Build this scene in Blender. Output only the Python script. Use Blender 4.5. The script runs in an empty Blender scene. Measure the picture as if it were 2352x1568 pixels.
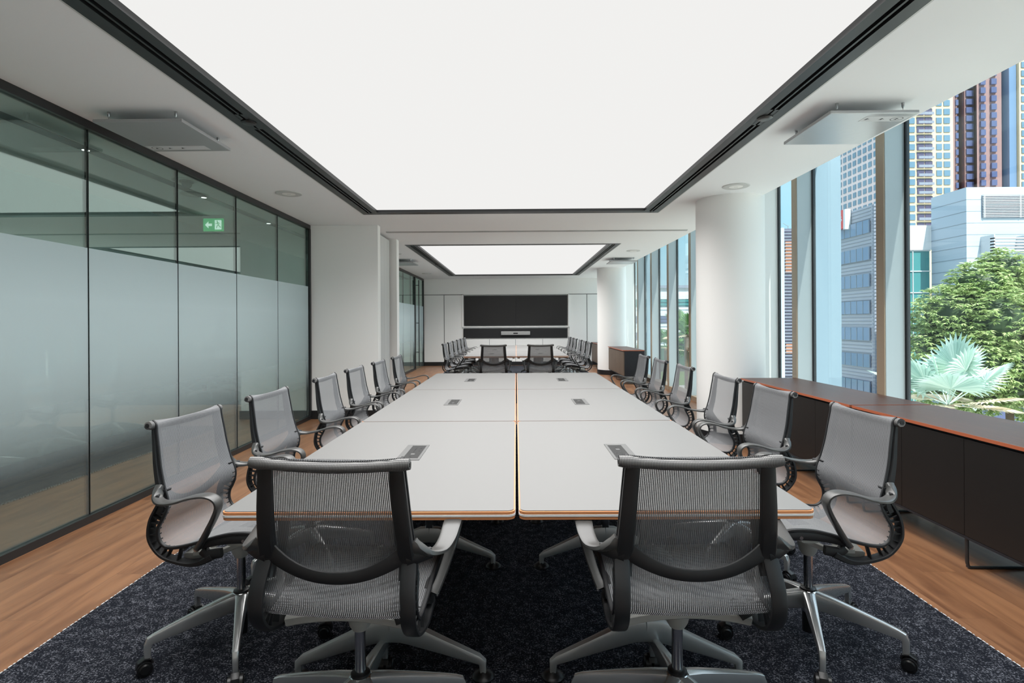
import bpy, math, random
from mathutils import Vector, Matrix
random.seed(7)
C = bpy.context.scene.collection
PI = math.pi
H = 1.34            # camera height
F = 1270.0          # focal length in pixels of the 2352 px wide frame
CEIL = 2.73

# ---------------------------------------------------------------- camera
scn = bpy.context.scene
cam_d = bpy.data.cameras.new('camera'); cam = bpy.data.objects.new('camera', cam_d); C.objects.link(cam)
cam_d.sensor_width = 36; cam_d.lens = F/2352*36; cam_d.shift_y = -43/2352
cam_d.clip_start = 0.05; cam_d.clip_end = 1500
cam.matrix_world = Matrix.Translation((0, 0, H)) @ Matrix.Rotation(math.radians(0.41), 4, 'Z') @ Matrix.Rotation(PI/2, 4, 'X') @ Matrix.Rotation(math.radians(-0.34), 4, 'Z')
scn.camera = cam

# ---------------------------------------------------------------- world, sun, exposure
vs = scn.view_settings
vs.view_transform = 'Standard'; vs.look = 'None'; vs.gamma = 1; vs.use_curve_mapping = False; vs.exposure = 0.45
PANEL = 0.644        # radiance of the luminous ceilings
DOWN = 190.0        # watts of the extra downward beam added under each luminous ceiling
w = bpy.data.worlds.new('world'); scn.world = w; w.use_nodes = True
nt = w.node_tree; nt.nodes.clear()
wo = nt.nodes.new('ShaderNodeOutputWorld'); bg = nt.nodes.new('ShaderNodeBackground')
tc = nt.nodes.new('ShaderNodeTexCoord'); sx = nt.nodes.new('ShaderNodeSeparateXYZ'); cr = nt.nodes.new('ShaderNodeValToRGB')
nt.links.new(tc.outputs['Generated'], sx.inputs[0]); nt.links.new(sx.outputs[2], cr.inputs[0])
e = cr.color_ramp.elements
e[0].position = 0.0; e[0].color = (0.66, 0.86, 0.94, 1); e[1].position = 0.75; e[1].color = (2.2, 2.4, 2.7, 1)
n = e.new(0.16); n.color = (0.43, 0.75, 0.92, 1)
n = e.new(0.45); n.color = (0.75, 0.95, 1.15, 1)
nt.links.new(cr.outputs[0], bg.inputs[0]); bg.inputs[1].default_value = 0.88
nt.links.new(bg.outputs[0], wo.inputs[0])
sd = bpy.data.lights.new('sun', 'SUN'); sd.energy = 7.2; sd.angle = 0.009; sd.color = (1, 0.95, 0.86)
sun = bpy.data.objects.new('sun', sd); C.objects.link(sun)
sun.rotation_euler = Vector((0.13, -0.62, 0.77)).to_track_quat('Z', 'Y').to_euler()   # direction towards the sun

# ---------------------------------------------------------------- helpers
def lin(c):
    return tuple((v/255/12.92 if v/255 <= 0.04045 else ((v/255+0.055)/1.055)**2.4) for v in c)
class NT:
    def __init__(s, name):
        s.m = bpy.data.materials.new(name); s.m.use_nodes = True; s.t = s.m.node_tree; s.t.nodes.clear()
        s.out = s.t.nodes.new('ShaderNodeOutputMaterial')
    def n(s, typ, ins=None, **kw):
        nd = s.t.nodes.new('ShaderNode'+typ)
        for k, v in kw.items(): setattr(nd, k, v)
        for k, v in (ins or {}).items():
            if isinstance(v, bpy.types.NodeSocket): s.t.links.new(v, nd.inputs[k])
            else: nd.inputs[k].default_value = v
        return nd
    def math(s, op, a, b=0.0, c=0.0):
        return s.n('Math', {0: a, 1: b, 2: c}, operation=op).outputs[0]
    def mix(s, f, a, b, blend='MIX'):
        nd = s.n('Mix', {0: f}, data_type='RGBA', blend_type=blend)
        for i, v in ((6, a), (7, b)):
            if isinstance(v, bpy.types.NodeSocket): s.t.links.new(v, nd.inputs[i])
            else: nd.inputs[i].default_value = (*v[:3], 1)
        return nd.outputs[2]
    def end(s, sh):
        s.t.links.new(sh, s.out.inputs[0]); return s.m
def pbr(name, col, rough=0.5, metal=0.0, spec=0.5, bump=0.0, bscale=200, var=0.0, vscale=3.0, coat=0.0):
    a = NT(name); col = lin(col) if max(col) > 1 else col
    b = a.n('BsdfPrincipled', {'Base Color': (*col, 1), 'Roughness': rough, 'Metallic': metal, 'Specular IOR Level': spec, 'Coat Weight': coat})
    if var or bump:
        tcn = a.n('TexCoord')
    if var:
        nz = a.n('TexNoise', {'Vector': tcn.outputs['Object'], 'Scale': vscale, 'Detail': 4.0})
        c = a.mix(nz.outputs[0], tuple(x*(1-var) for x in col), tuple(min(1, x*(1+var)) for x in col)); a.t.links.new(c, b.inputs['Base Color'])
    if bump:
        nz = a.n('TexNoise', {'Vector': tcn.outputs['Object'], 'Scale': bscale, 'Detail': 3.0})
        bp = a.n('Bump', {'Strength': bump, 'Distance': 0.002, 'Height': nz.outputs[0]}); a.t.links.new(bp.outputs[0], b.inputs['Normal'])
    return a.end(b.outputs[0])
def emit(name, col, st):
    a = NT(name); return a.end(a.n('Emission', {0: (*col, 1), 1: st}).outputs[0])
def glass(name, tint, f0, rough=0.0, power=5.0, gcol=(0.97, 1, 0.99)):
    a = NT(name); g = a.n('NewGeometry')
    d = a.n('VectorMath', {0: g.outputs['Incoming'], 1: g.outputs['Normal']}, operation='DOT_PRODUCT').outputs['Value']
    c = a.math('SUBTRACT', 1.0, a.math('ABSOLUTE', d)); fr = a.math('MULTIPLY_ADD', a.math('POWER', c, power), 1-f0, f0)
    tr = a.n('BsdfTransparent', {0: (*tint, 1)}); gl = a.n('BsdfGlossy', {'Color': (*gcol, 1), 'Roughness': rough})
    return a.end(a.n('MixShader', {0: fr, 1: tr.outputs[0], 2: gl.outputs[0]}).outputs[0])

M = {}
M['wall'] = pbr('white_wall_paint', (0.91, 0.895, 0.87), 0.55, bump=0.05, bscale=400)
M['ceil'] = pbr('ceiling_paint', (0.93, 0.935, 0.95), 0.7)
M['skirt'] = pbr('black_skirting', (30, 30, 32), 0.4)
M['blackmetal'] = pbr('black_metal', (33, 34, 35), 0.4)
M['slot'] = pbr('slot_black', (8, 8, 9), 0.6)
M['lamp'] = emit('luminous_membrane', (1.0, 0.992, 0.975), PANEL)
M['table'] = pbr('white_laminate', (0.150, 0.148, 0.145), 0.40)
M['tableedge'] = pbr('beech_ply_edge', (196, 130, 84), 0.5, var=0.12, vscale=40)
M['alu'] = pbr('polished_aluminium', (0.62, 0.63, 0.64), 0.16, metal=1.0)
M['basealu'] = pbr('cast_aluminium_base', (0.50, 0.505, 0.50), 0.22, metal=0.72)
M['alusatin'] = pbr('satin_aluminium', (0.50, 0.50, 0.49), 0.42, metal=0.7)
M['modulegrey'] = pbr('module_grey', (0.085, 0.085, 0.084), 0.45)
M['chrome'] = pbr('steel_tube', (0.42, 0.42, 0.43), 0.2, metal=1.0)
M['frame'] = pbr('chair_frame_graphite', (24, 25, 27), 0.5)
M['arm'] = pbr('armrest_grey', (64, 64, 63), 0.33, spec=.6)
M['socket'] = pbr('socket_grey', (0.014, 0.014, 0.014), 0.6, spec=.25)
M['under'] = pbr('underframe_light_grey', (165, 165, 160), 0.4)
M['blackplastic'] = pbr('black_plastic', (16, 16, 17), 0.35)
M['screen'] = pbr('screen_glass', (38, 37, 37), 0.35, spec=0.4)
M['blackpanel'] = pbr('black_panel', (30, 30, 31), 0.7)
M['sideblack'] = pbr('espresso_door_veneer', (19, 15, 13), 0.5, var=0.15, vscale=8)
M['sidebody'] = pbr('carcass_dark_blue_grey', (24, 27, 33), 0.5)
M['sidebrown'] = pbr('brown_oak_door', (92, 76, 62), 0.5, var=0.25, vscale=6)
M['greypanel'] = pbr('perforated_grey_panel', (0.46, 0.46, 0.47), 0.4, metal=0.5, bump=0.25, bscale=900)
M['film_grey'] = pbr('plastic_wrapped_panel', (0.46, 0.46, 0.47), 0.3, metal=0.5, bump=0.7, bscale=18)
M['paper'] = pbr('sticker_paper', (214, 216, 218), 0.6)
M['ink'] = pbr('sticker_ink', (45, 47, 50), 0.6)
M['white'] = pbr('white_plastic', (205, 205, 203), 0.45)
M['mullion'] = pbr('mullion_aluminium', (176, 186, 190), 0.38, metal=0.15)
M['mulltan'] = pbr('mullion_side_reflection_tan', (150, 132, 112), 0.45)  # tan wood-coloured reflection painted into mullion sides and sills
M['gasket'] = pbr('gasket_black', (14, 15, 20), 0.5)
M['winglass'] = glass('window_glass', (0.93, 0.985, 0.99), 0.03)
M['partglass'] = glass('green_partition_glass', (0.88, 0.955, 0.935), 0.20, power=4.0, gcol=(0.84, 1, 0.95))
M['corwall'] = pbr('corridor_wall', (0.34, 0.42, 0.42), 0.6)
M['spot'] = emit('downlight_glow', (1, 0.98, 0.94), 2.5)
M['exitgreen'] = emit('exit_green', (0.03, 0.30, 0.10), 1.0)
M['exitwhite'] = emit('exit_white', (0.75, 1.0, 0.85), 0.8)

def m_fabric():
    a = NT('grey_elastomer_mesh')
    uv = a.n('UVMap'); s = a.n('SeparateXYZ', {0: uv.outputs[0]})
    u = a.math('FRACT', a.math('MULTIPLY', s.outputs[0], 175.0)); v = a.math('FRACT', a.math('MULTIPLY', s.outputs[1], 300.0))
    mu = a.math('LESS_THAN', u, 0.64); mv = a.math('LESS_THAN', v, 0.27)
    al = a.math('MAXIMUM', mu, mv)
    geo = a.n('NewGeometry')
    nz = a.n('TexNoise', {'Vector': uv.outputs[0], 'Scale': 900.0, 'Detail': 2.0})
    col = a.mix(nz.outputs[0], lin((100, 101, 103)), lin((126, 127, 129)))
    b = a.n('BsdfPrincipled', {'Base Color': col, 'Roughness': 0.6, 'Specular IOR Level': 0.3})
    t = a.n('BsdfTransparent')
    return a.end(a.n('MixShader', {0: al, 1: t.outputs[0], 2: b.outputs[0]}).outputs[0])
M['fabric'] = m_fabric()
def m_roll():
    a = NT('mesh_wrap_on_top_roll')
    uv = a.n('TexCoord'); s = a.n('SeparateXYZ', {0: uv.outputs['Object']})
    u = a.math('LESS_THAN', a.math('FRACT', a.math('MULTIPLY', s.outputs[0], 230.0)), 0.6)
    v = a.math('LESS_THAN', a.math('FRACT', a.math('MULTIPLY', s.outputs[2], 260.0)), 0.6)
    f = a.math('MULTIPLY', u, v)
    return a.end(a.n('BsdfPrincipled', {'Base Color': a.mix(f, lin((52, 52, 53)), lin((128, 127, 125))), 'Roughness': 0.55}).outputs[0])
M['roll'] = m_roll()

def m_film():
    a = NT('frosted_gradient_film')
    g = a.n('NewGeometry'); s = a.n('SeparateXYZ', {0: g.outputs['Position']})
    al = a.n('MapRange', {0: s.outputs[2], 1: 0.42, 2: 1.5, 3: 0.03, 4: 0.68}).outputs[0]
    d = a.n('BsdfDiffuse', {0: (0.76, 0.88, 0.90, 1)}); t = a.n('BsdfTranslucent', {0: (0.8, 0.84, 0.86, 1)})
    mx = a.n('MixShader', {0: 0.25, 1: d.outputs[0], 2: t.outputs[0]})
    return a.end(a.n('MixShader', {0: al, 1: a.n('BsdfTransparent').outputs[0], 2: mx.outputs[0]}).outputs[0])
M['film'] = m_film()

def m_planks():
    a = NT('oak_plank_floor')
    tcn = a.n('TexCoord'); mp = a.n('Mapping', {0: tcn.outputs['Object'], 2: (0, 0, PI/2)})
    br = a.n('TexBrick', {'Vector': mp.outputs[0], 'Color1': (0, 0, 0, 1), 'Color2': (1, 1, 1, 1), 'Mortar': (0.5, 0.5, 0.5, 1), 'Scale': 1.0, 'Mortar Size': 0.0012, 'Mortar Smooth': 0.2, 'Bias': 0.0, 'Brick Width': 1.25, 'Row Height': 0.18}, offset=0.37)
    off = a.n('VectorMath', {0: mp.outputs[0], 1: a.n('VectorMath', {0: br.outputs['Color'], 1: (7.3, 3.1, 0)}, operation='MULTIPLY').outputs[0]}, operation='ADD').outputs[0]
    g1 = a.n('TexNoise', {'Vector': a.n('Mapping', {0: off, 3: (0.9, 7.0, 1)}).outputs[0], 'Scale': 1.6, 'Detail': 5.0, 'Roughness': 0.6, 'Distortion': 0.6}).outputs[0]
    g2 = a.n('TexNoise', {'Vector': a.n('Mapping', {0: off, 3: (1.5, 60.0, 1)}).outputs[0], 'Scale': 3.0, 'Detail': 3.0}).outputs[0]
    kn = a.n('TexVoronoi', {'Vector': a.n('Mapping', {0: off, 3: (1.0, 2.6, 1)}).outputs[0], 'Scale': 1.9}).outputs['Distance']
    knm = a.n('MapRange', {0: kn, 1: 0.02, 2: 0.14, 3: 1.0, 4: 0.0}).outputs[0]
    c = a.mix(a.n('MapRange', {0: g1, 1: 0.36, 2: 0.64}).outputs[0], (0.125, 0.050, 0.022), (0.31, 0.148, 0.070))
    c = a.mix(a.math('MULTIPLY', g2, 0.45), c, (0.14, 0.06, 0.028))
    c = a.mix(a.math('MULTIPLY', br.outputs['Color'], 0.30), c, (0.33, 0.165, 0.082))
    c = a.mix(a.math('MULTIPLY', knm, 0.6), c, (0.11, 0.045, 0.022))
    c = a.mix(a.math('MULTIPLY', br.outputs['Fac'], 0.6), c, (0.09, 0.04, 0.02))
    b = a.n('BsdfPrincipled', {'Base Color': c, 'Roughness': 0.36, 'Specular IOR Level': 0.45})
    return a.end(b.outputs[0])
M['planks'] = m_planks()
def m_carpet():
    a = NT('navy_speckled_carpet'); tcn = a.n('TexCoord')
    mp = a.n('Mapping', {0: tcn.outputs['Object'], 3: (1, 1.0, 1)}).outputs[0]
    n1 = a.n('TexNoise', {'Vector': mp, 'Scale': 150.0, 'Detail': 2.0, 'Roughness': 0.7}).outputs[0]
    n2 = a.n('TexNoise', {'Vector': mp, 'Scale': 28.0, 'Detail': 3.0}).outputs[0]
    f = a.n('MapRange', {0: a.math('ADD', n1, a.math('MULTIPLY', n2, 0.35)), 1: 0.70, 2: 0.86}).outputs[0]
    c = a.mix(f, lin((22, 24, 31)), lin((108, 110, 118)))
    b = a.n('BsdfPrincipled', {'Base Color': c, 'Roughness': 0.95, 'Specular IOR Level': 0.1})
    bp = a.n('Bump', {'Strength': 0.6, 'Distance': 0.004, 'Height': n1}); a.t.links.new(bp.outputs[0], b.inputs['Normal'])
    return a.end(b.outputs[0])
M['carpet'] = m_carpet()
def m_walnut():
    a = NT('walnut_top'); tcn = a.n('TexCoord')
    g = a.n('TexNoise', {'Vector': a.n('Mapping', {0: tcn.outputs['Object'], 3: (26.0, 1.2, 1)}).outputs[0], 'Scale': 3.0, 'Detail': 5.0, 'Distortion': 0.4}).outputs[0]
    c = a.mix(g, lin((52, 32, 26)), lin((92, 60, 48)))
    return a.end(a.n('BsdfPrincipled', {'Base Color': c, 'Roughness': 0.42}).outputs[0])
M['walnut'] = m_walnut()
M['walnutedge'] = pbr('walnut_edge_lip', (168, 92, 62), 0.4)

class MB:
    """collects shapes into one mesh"""
    def __init__(s): s.v = []; s.f = []; s.uv = None
    def add(s, vs_, fs):
        o = len(s.v); s.v += [tuple(p) for p in vs_]; s.f += [tuple(i+o for i in f) for f in fs]; return s
    def box(s, x0, x1, y0, y1, z0, z1):
        return s.add([(x0,y0,z0),(x1,y0,z0),(x1,y1,z0),(x0,y1,z0),(x0,y0,z1),(x1,y0,z1),(x1,y1,z1),(x0,y1,z1)],
                     [(3,2,1,0),(4,5,6,7),(0,1,5,4),(1,2,6,5),(2,3,7,6),(3,0,4,7)])
    def cyl(s, c, r0, r1, z0, z1, n=24, axis='z'):
        vs_ = []
        for z, r in ((z0, r0), (z1, r1)):
            for i in range(n):
                a = 2*PI*i/n; p = (r*math.cos(a), r*math.sin(a), z)
                if axis == 'x': p = (p[2], p[0], p[1])
                if axis == 'y': p = (p[1], p[2], p[0])
                vs_.append((c[0]+p[0], c[1]+p[1], c[2]+p[2]))
        fs = [(i, (i+1) % n, n+(i+1) % n, n+i) for i in range(n)] + [tuple(range(n))[::-1], tuple(range(n, 2*n))]
        return s.add(vs_, fs)
    def lathe(s, c, prof, n=28):
        vs_ = []; k = len(prof)
        for r, z in prof:
            for i in range(n):
                a = 2*PI*i/n; vs_.append((c[0]+r*math.cos(a), c[1]+r*math.sin(a), c[2]+z))
        fs = [(j*n+i, j*n+(i+1) % n, (j+1)*n+(i+1) % n, (j+1)*n+i) for j in range(k-1) for i in range(n)]
        fs += [tuple(range(n))[::-1], tuple(range((k-1)*n, k*n))]
        return s.add(vs_, fs)
    def sweep(s, path, W, T, side=(1,0,0), n=10, sq=0.5, caps=True):
        """sweep a rounded section (W along side, T across) along path"""
        k = len(path); vs_ = []; side = Vector(side)
        for j, p in enumerate(path):
            p = Vector(p); a = Vector(path[max(0, j-1)]); b = Vector(path[min(k-1, j+1)]); t = (b-a).normalized()
            sd_ = (side - t*side.dot(t)).normalized(); nn = t.cross(sd_)
            w_ = W[j] if isinstance(W, (list, tuple)) else W; t_ = T[j] if isinstance(T, (list, tuple)) else T
            for i in range(n):
                an = 2*PI*(i+0.5)/n; c_, s_ = math.cos(an), math.sin(an)
                x = math.copysign(abs(c_)**sq, c_); y = math.copysign(abs(s_)**sq, s_)
                vs_.append(p + sd_*(x*w_/2) + nn*(y*t_/2))
        fs = [(j*n+i, j*n+(i+1) % n, (j+1)*n+(i+1) % n, (j+1)*n+i) for j in range(k-1) for i in range(n)]
        if caps: fs += [tuple(range(n))[::-1], tuple(range((k-1)*n, k*n))]
        return s.add(vs_, fs)
    def build(s, name, mat, parent=None, loc=None, smooth=False, bevel=0):
        me = bpy.data.meshes.new(name); me.from_pydata(s.v, [], s.f); me.validate(); me.update()
        import bmesh
        bm = bmesh.new(); bm.from_mesh(me); bmesh.ops.recalc_face_normals(bm, faces=bm.faces); bm.to_mesh(me); bm.free()
        mats = mat if isinstance(mat, (list, tuple)) else [mat]
        for m in mats: me.materials.append(m if not isinstance(m, str) else M[m])
        if smooth:
            for p in me.polygons: p.use_smooth = True
            me.set_sharp_from_angle(angle=math.radians(38))
        o = bpy.data.objects.new(name, me); C.objects.link(o)
        if loc: o.location = loc
        if parent: o.parent = parent
        if bevel:
            b = o.modifiers.new('bevel', 'BEVEL'); b.width = bevel; b.segments = 2; b.limit_method = 'ANGLE'
        return o
def tag(o, label=None, cat=None, group=None, kind=None):
    if label: o['label'] = label
    if cat: o['category'] = cat
    if group: o['group'] = group
    if kind: o['kind'] = kind
    return o
def thing(name, label, cat, loc=(0,0,0), rz=0, group=None):
    o = bpy.data.objects.new(name, None); C.objects.link(o); o.location = loc; o.rotation_euler = (0, 0, rz); o.empty_display_size = 0.1
    return tag(o, label, cat, group)
def struct(name, mb, mat, parent=None, label=None, cat=None, bevel=0, smooth=False):
    o = mb.build(name, mat, parent, bevel=bevel, smooth=smooth)
    if not parent: tag(o, label, cat, kind='structure')
    return o
def sempty(name, label, cat):
    o = bpy.data.objects.new(name, None); C.objects.link(o); return tag(o, label, cat, kind='structure')
def copy_tree(o, parent=None):
    c = o.copy(); C.objects.link(c); c.parent = parent
    for ch in o.children: copy_tree(ch, c)
    return c
def cr_spline(pts, n=6):
    P = [Vector(p) for p in pts]; out = []
    for i in range(len(P)-1):
        p0 = P[i-1] if i else P[0]*2-P[1]; p1, p2 = P[i], P[i+1]; p3 = P[i+2] if i+2 < len(P) else P[-1]*2-P[-2]
        for k in range(n):
            t = k/n
            out.append(0.5*((2*p1)+(p2-p0)*t+(2*p0-5*p1+4*p2-p3)*t*t+(3*p1-p0-3*p2+p3)*t**3))
    out.append(P[-1]); return out
def lerpl(vals, n):
    out = []
    for i in range(n):
        t = i/(n-1)*(len(vals)-1); k = min(int(t), len(vals)-2); out.append(vals[k]+(vals[k+1]-vals[k])*(t-k))
    return out

# ================================================================ SETTING
XL, XR, XC, XG = -2.92, 2.73, -4.5, 3.15   # left glass wall, ceiling edge, corridor wall, window glass
YB, YF = 17.4, -1.6                        # back wall, wall behind the camera
L1 = (-1.93, 1.81, 0.53, 7.03); L2 = (-1.96, 1.86, 9.78, 16.3)   # luminous ceiling openings

struct('floor', MB().box(XC-0.2, XG+0.1, YF-0.2, YB+0.3, -0.3, 0), 'planks', label='brown oak plank floor around the dark rugs', cat='floor')
cb = MB(); Z0, Z1 = CEIL, CEIL+0.25
cb.box(XC-0.2, L1[0], YF-0.2, L1[3], Z0, Z1); cb.box(L1[1], XR, YF-0.2, L1[3], Z0, Z1); cb.box(L1[0], L1[1], YF-0.2, L1[2], Z0, Z1)
cb.box(XC-0.2, XR, L1[3], L2[2], Z0, Z1)
cb.box(XC-0.2, L2[0], L2[2], L2[3], Z0, Z1); cb.box(L2[1], XR, L2[2], L2[3], Z0, Z1); cb.box(XC-0.2, XR, L2[3], YB+0.3, Z0, Z1)
cb.box(XC-0.3, XG+0.12, YF-0.3, YB+0.4, 3.12, 3.4); cb.box(XC-0.3, XG, YF-0.3, YF-0.2, CEIL, 3.2)
struct('ceiling', cb, 'ceil', label='plain white ceiling around the two glowing panels', cat='ceiling')
struct('wall_front', MB().box(XC-0.2, XG+0.1, YF-0.25, YF, 0, 3.15), 'wall', label='white wall behind the camera', cat='wall')

# back wall built of flush panels with shadow gaps
wb = MB(); wb.box(XC-0.2, XG+0.1, YB+0.03, YB+0.25, 0, 3.15)
def bx(px): return (px-1185)*YB/F
def bz(py): return H-(py-741)*YB/F
seam = 0.011
ztop = bz(676)
cols = [XL, bx(1020), bx(1062), bx(1307), bx(1348), XG]
wb.box(XL, XG, YB, YB+0.03, ztop+seam, CEIL)
for a_, b_ in ((0, 1), (1, 2), (3, 4), (4, 5)):
    wb.box(cols[a_]+seam, cols[b_]-seam, YB, YB+0.03, 0, ztop-seam)
lo = bz(779)
lc = [bx(1062), bx(1124), bx(1184), bx(1246), bx(1307)]
for i in range(4): wb.box(lc[i]+seam/2, lc[i+1]-seam/2, YB, YB+0.03, 0, lo)
wb.box(cols[2]+seam, bx(1066)-0.02, YB, YB+0.03, lo+0.005, ztop-seam); wb.box(bx(1303)+0.03, cols[3]-seam, YB, YB+0.03, lo+0.005, ztop-seam)
wb.box(bx(1066)-0.02, bx(1303)+0.03, YB, YB+0.03, bz(753), bz(749))
struct('wall_back', wb, 'wall', label='white panelled back wall around the twin screens', cat='wall')
gv = MB()  # grey strips paint the shade inside the panel gaps
for x in (cols[1], cols[4]): gv.box(x-seam, x+seam, YB+.012, YB+.03, .12, ztop)
for x in lc[1:4]: gv.box(x-seam/2, x+seam/2, YB+.012, YB+.03, .12, lo)
gv.box(XL+.01, XG-.05, YB+.012, YB+.03, ztop-seam, ztop+seam)
struct('trim_6', gv, pbr('joint_shadow_grey', (120, 120, 118), .7), label='grey strips painting the shade in the joints of the back wall panels', cat='trim')
struct('baseboard_back', MB().box(XL+0.01, XG-0.3, YB-0.015, YB, 0, 0.12), 'skirt', label='black baseboard along the back wall', cat='baseboard')
struct('wall_corridor', MB().box(XC-0.25, XC, YF-0.2, YB+0.3, 0, 3.15), 'corwall', label='grey green corridor wall seen through the glass partition', cat='wall')
struct('baseboard_corridor', MB().box(XC, XC+0.015, YF, YB, 0, 0.11), 'skirt', label='black baseboard of the corridor behind the glass', cat='baseboard')
struct('trim_1', MB().box(-3.43, -3.33, YF, YB, CEIL-0.006, CEIL+0.02), 'blackmetal', label='black slot in the corridor ceiling behind the glass', cat='trim')

# piers and folding partition pocket
struct('wall_left_pier', MB().box(XL-0.06, -1.94, 7.78, 7.92, 0, CEIL), 'wall', label='white pier where the near glass partition ends', cat='wall', bevel=0.003)
struct('wall_left_pocket', MB().box(XL-0.06, -1.965, 9.12, 9.3, 0, CEIL).box(XL-0.06, -2.5, 7.92, 9.12, 0, CEIL), 'wall', label='white pocket wall behind the first pier', cat='wall')
fp = thing('folding_partition', 'white folding partition leaves parked in the pocket beside the pier', 'partition', (-2.2, 8.5, 0))
for k in range(6):
    MB().box(-0.25, 0.13, -0.555+k*0.185, -0.555+k*0.185+0.182, 0.01, CEIL-0.03).build('partition_leaf', 'white', fp, bevel=0.003)
struct('baseboard_left', MB().box(XL, -1.93, 7.765, 7.78, 0, 0.12).box(-1.94, -1.925, 7.765, 7.92, 0, 0.12), 'skirt', label='black baseboard on the white pier', cat='baseboard')
tr = MB().box(-1.96, 2.6, 8.36, 8.372, CEIL-0.012, CEIL).box(-1.96, 2.6, 8.40, 8.412, CEIL-0.012, CEIL)
for k in range(6): tr.box(-0.6+k*0.45+0.05, -0.6+k*0.45+0.2, 8.35, 8.36, CEIL-0.009, CEIL-0.001)
struct('trim_2', tr, 'alusatin', label='slim partition track across the ceiling between the two bays', cat='trim')

# left glass partitions
def partition(name, y0, y1, label, door=None):
    e_ = sempty(name, label, 'glass wall')
    MB().box(XL-0.03, XL+0.03, y0, y1, CEIL-0.055, CEIL).box(XL-0.03, XL+0.03, y0, y1, 0, 0.05).box(XL-0.035, XL+0.035, y1-0.045, y1, 0.05, CEIL-0.055).build('track_frame', 'blackmetal', e_)
    js = [y for y in (1.75, 2.746, 3.746, 4.746, 5.746, 6.746) if y0+0.2 < y < y1-0.2] if y1 < 9 else [10.3, 11.3, 12.3, 13.3, 14.3, 15.3]
    ends = [y0]+js+[y1-0.045]
    for a_, b_ in zip(ends[:-1], ends[1:]):
        MB().box(XL-0.006, XL+0.006, a_+0.005, b_-0.005, 0.05, CEIL-0.055).build('glass_pane', 'partglass', e_)
        MB().box(XL+0.008, XL+0.010, a_+0.007, b_-0.007, 0.06, 1.866).build('frosted_film', 'film', e_)
    for y in js:
        MB().box(XL-0.007, XL+0.007, y-0.0105, y-0.0065, 0.05, CEIL-0.055).build('joint_strip', 'blackmetal', e_); MB().box(XL-0.007, XL+0.007, y+0.0065, y+0.0105, 0.05, CEIL-0.055).build('joint_strip', 'blackmetal', e_)
    return e_
partition('wall_left', YF, 7.78, 'tall green glass partition with frosted lower band along the left side')
partition('wall_left_far', 9.3, 15.9, 'far glass partition of the second bay')
d = sempty('door_1', 'glass door in a black frame with a tall bar handle near the back wall', 'door')
MB().box(XL-0.03, XL+0.03, 15.9, 15.95, 0, CEIL).box(XL-0.03, XL+0.03, 17.33, 17.39, 0, CEIL).box(XL-0.03, XL+0.03, 15.95, 17.33, CEIL-0.05, CEIL).box(XL-0.02, XL+0.02, 15.95, 16.0, 0.01, CEIL-0.05).build('door_frame', 'blackmetal', d)
pn = MB().box(XL-0.006, XL+0.006, 16.0, 17.33, 0.01, CEIL-0.05).build('door_leaf', 'partglass', d)
MB().box(XL+0.008, XL+0.010, 16.0, 17.33, 0.01, 1.866).build('frosted_film', 'film', d)
hb = MB().cyl((XL+0.09, 16.12, 0), 0.014, 0.014, 0.1, 2.6, 12)
for z in (0.5, 1.35, 2.45): hb.cyl((XL, 16.12, z), 0.01, 0.01, 0.0, 0.09, 10, 'x')
hb.build('door_handle', 'blackmetal', d)

# round columns with short wall nibs to the facade
for i, (cx, cy, lab) in enumerate(((2.46, 6.37, 'thick round white column beside the near sideboard'), (2.49, 14.4, 'far round white column beside the small sideboard'))):
    c = MB().cyl((cx, cy, 0), 0.37, 0.37, 0, 3.12, 64).build('round_column', 'wall', smooth=True); tag(c, lab, 'column')
    c['kind'] = 'structure'
    struct('baseboard_column' + ('' if i == 0 else '_far'), MB().cyl((cx, cy, 0), 0.382, 0.382, 0, 0.12, 64), 'skirt', label='black ring baseboard of the %s round column' % ('near' if i == 0 else 'far'), cat='baseboard', smooth=True)
    struct('wall_right' + ('' if i == 0 else '_far'), MB().box(cx+0.1, XG+0.02, cy+0.30, cy+0.44, 0, 3.12), 'wall', label='short white wall joining the %s column to the windows' % ('near' if i == 0 else 'far'), cat='wall')

# window wall
wn = 0
def bay(y0, y1, lab, first=True):
    """one glazed bay: mullion at its near end, gasket, glass, sill"""
    global wn; wn += 1
    e_ = sempty('window_%d' % wn, lab, 'window')
    if first:
        MB().box(2.995, XG+0.01, y0, y0+0.105, 0.0, 3.12).build('mullion', 'mullion', e_, bevel=0.003)
        MB().box(2.985, 2.995, y0+0.004, y0+0.10, 0.0, 3.12).build('mullion_cap', 'mulltan', e_)
    MB().box(XG+0.0, XG+0.03, y0+0.105, y0+0.125, 0.08, 3.1).build('gasket', 'gasket', e_); MB().box(XG, XG+0.03, y1-0.02, y1, 0.08, 3.1).build('gasket', 'gasket', e_)
    MB().box(XG+0.005, XG+0.02, y0+0.125, y1-0.03, 0.08, 3.1).build('window_pane', 'winglass', e_)
    MB().box(2.99, XG+0.03, y0+0.105, y1, 0.0, 0.08).build('window_sill', 'mulltan', e_)
    MB().box(2.99, XG+0.03, y0+0.105, y1, 3.09, 3.12).build('window_head', 'mullion', e_)
front = [-1.2, 0.25, 1.68, 3.1, 4.5, 5.9]
for i, y in enumerate(front):
    y1 = front[i+1] if i+1 < len(front) else 6.67
    bay(y, y1, 'full height window bay facing the %s' % ['street beside the camera', 'street by the sideboard', 'tower by the sideboard', 'big leafy tree and cream towers', 'ribbon windowed office', 'louvred building left of the ribbon office'][i])
far = [6.82, 8.1, 9.48, 10.85, 12.2, 13.55]
fl = ['narrow window bay hidden behind the near column', 'window bay just past the near column', 'window bay facing the white terraced building', 'window bay facing the lawn of the second room', 'slim window bay before the far column', 'slimmest window bay beside the far column']
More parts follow.
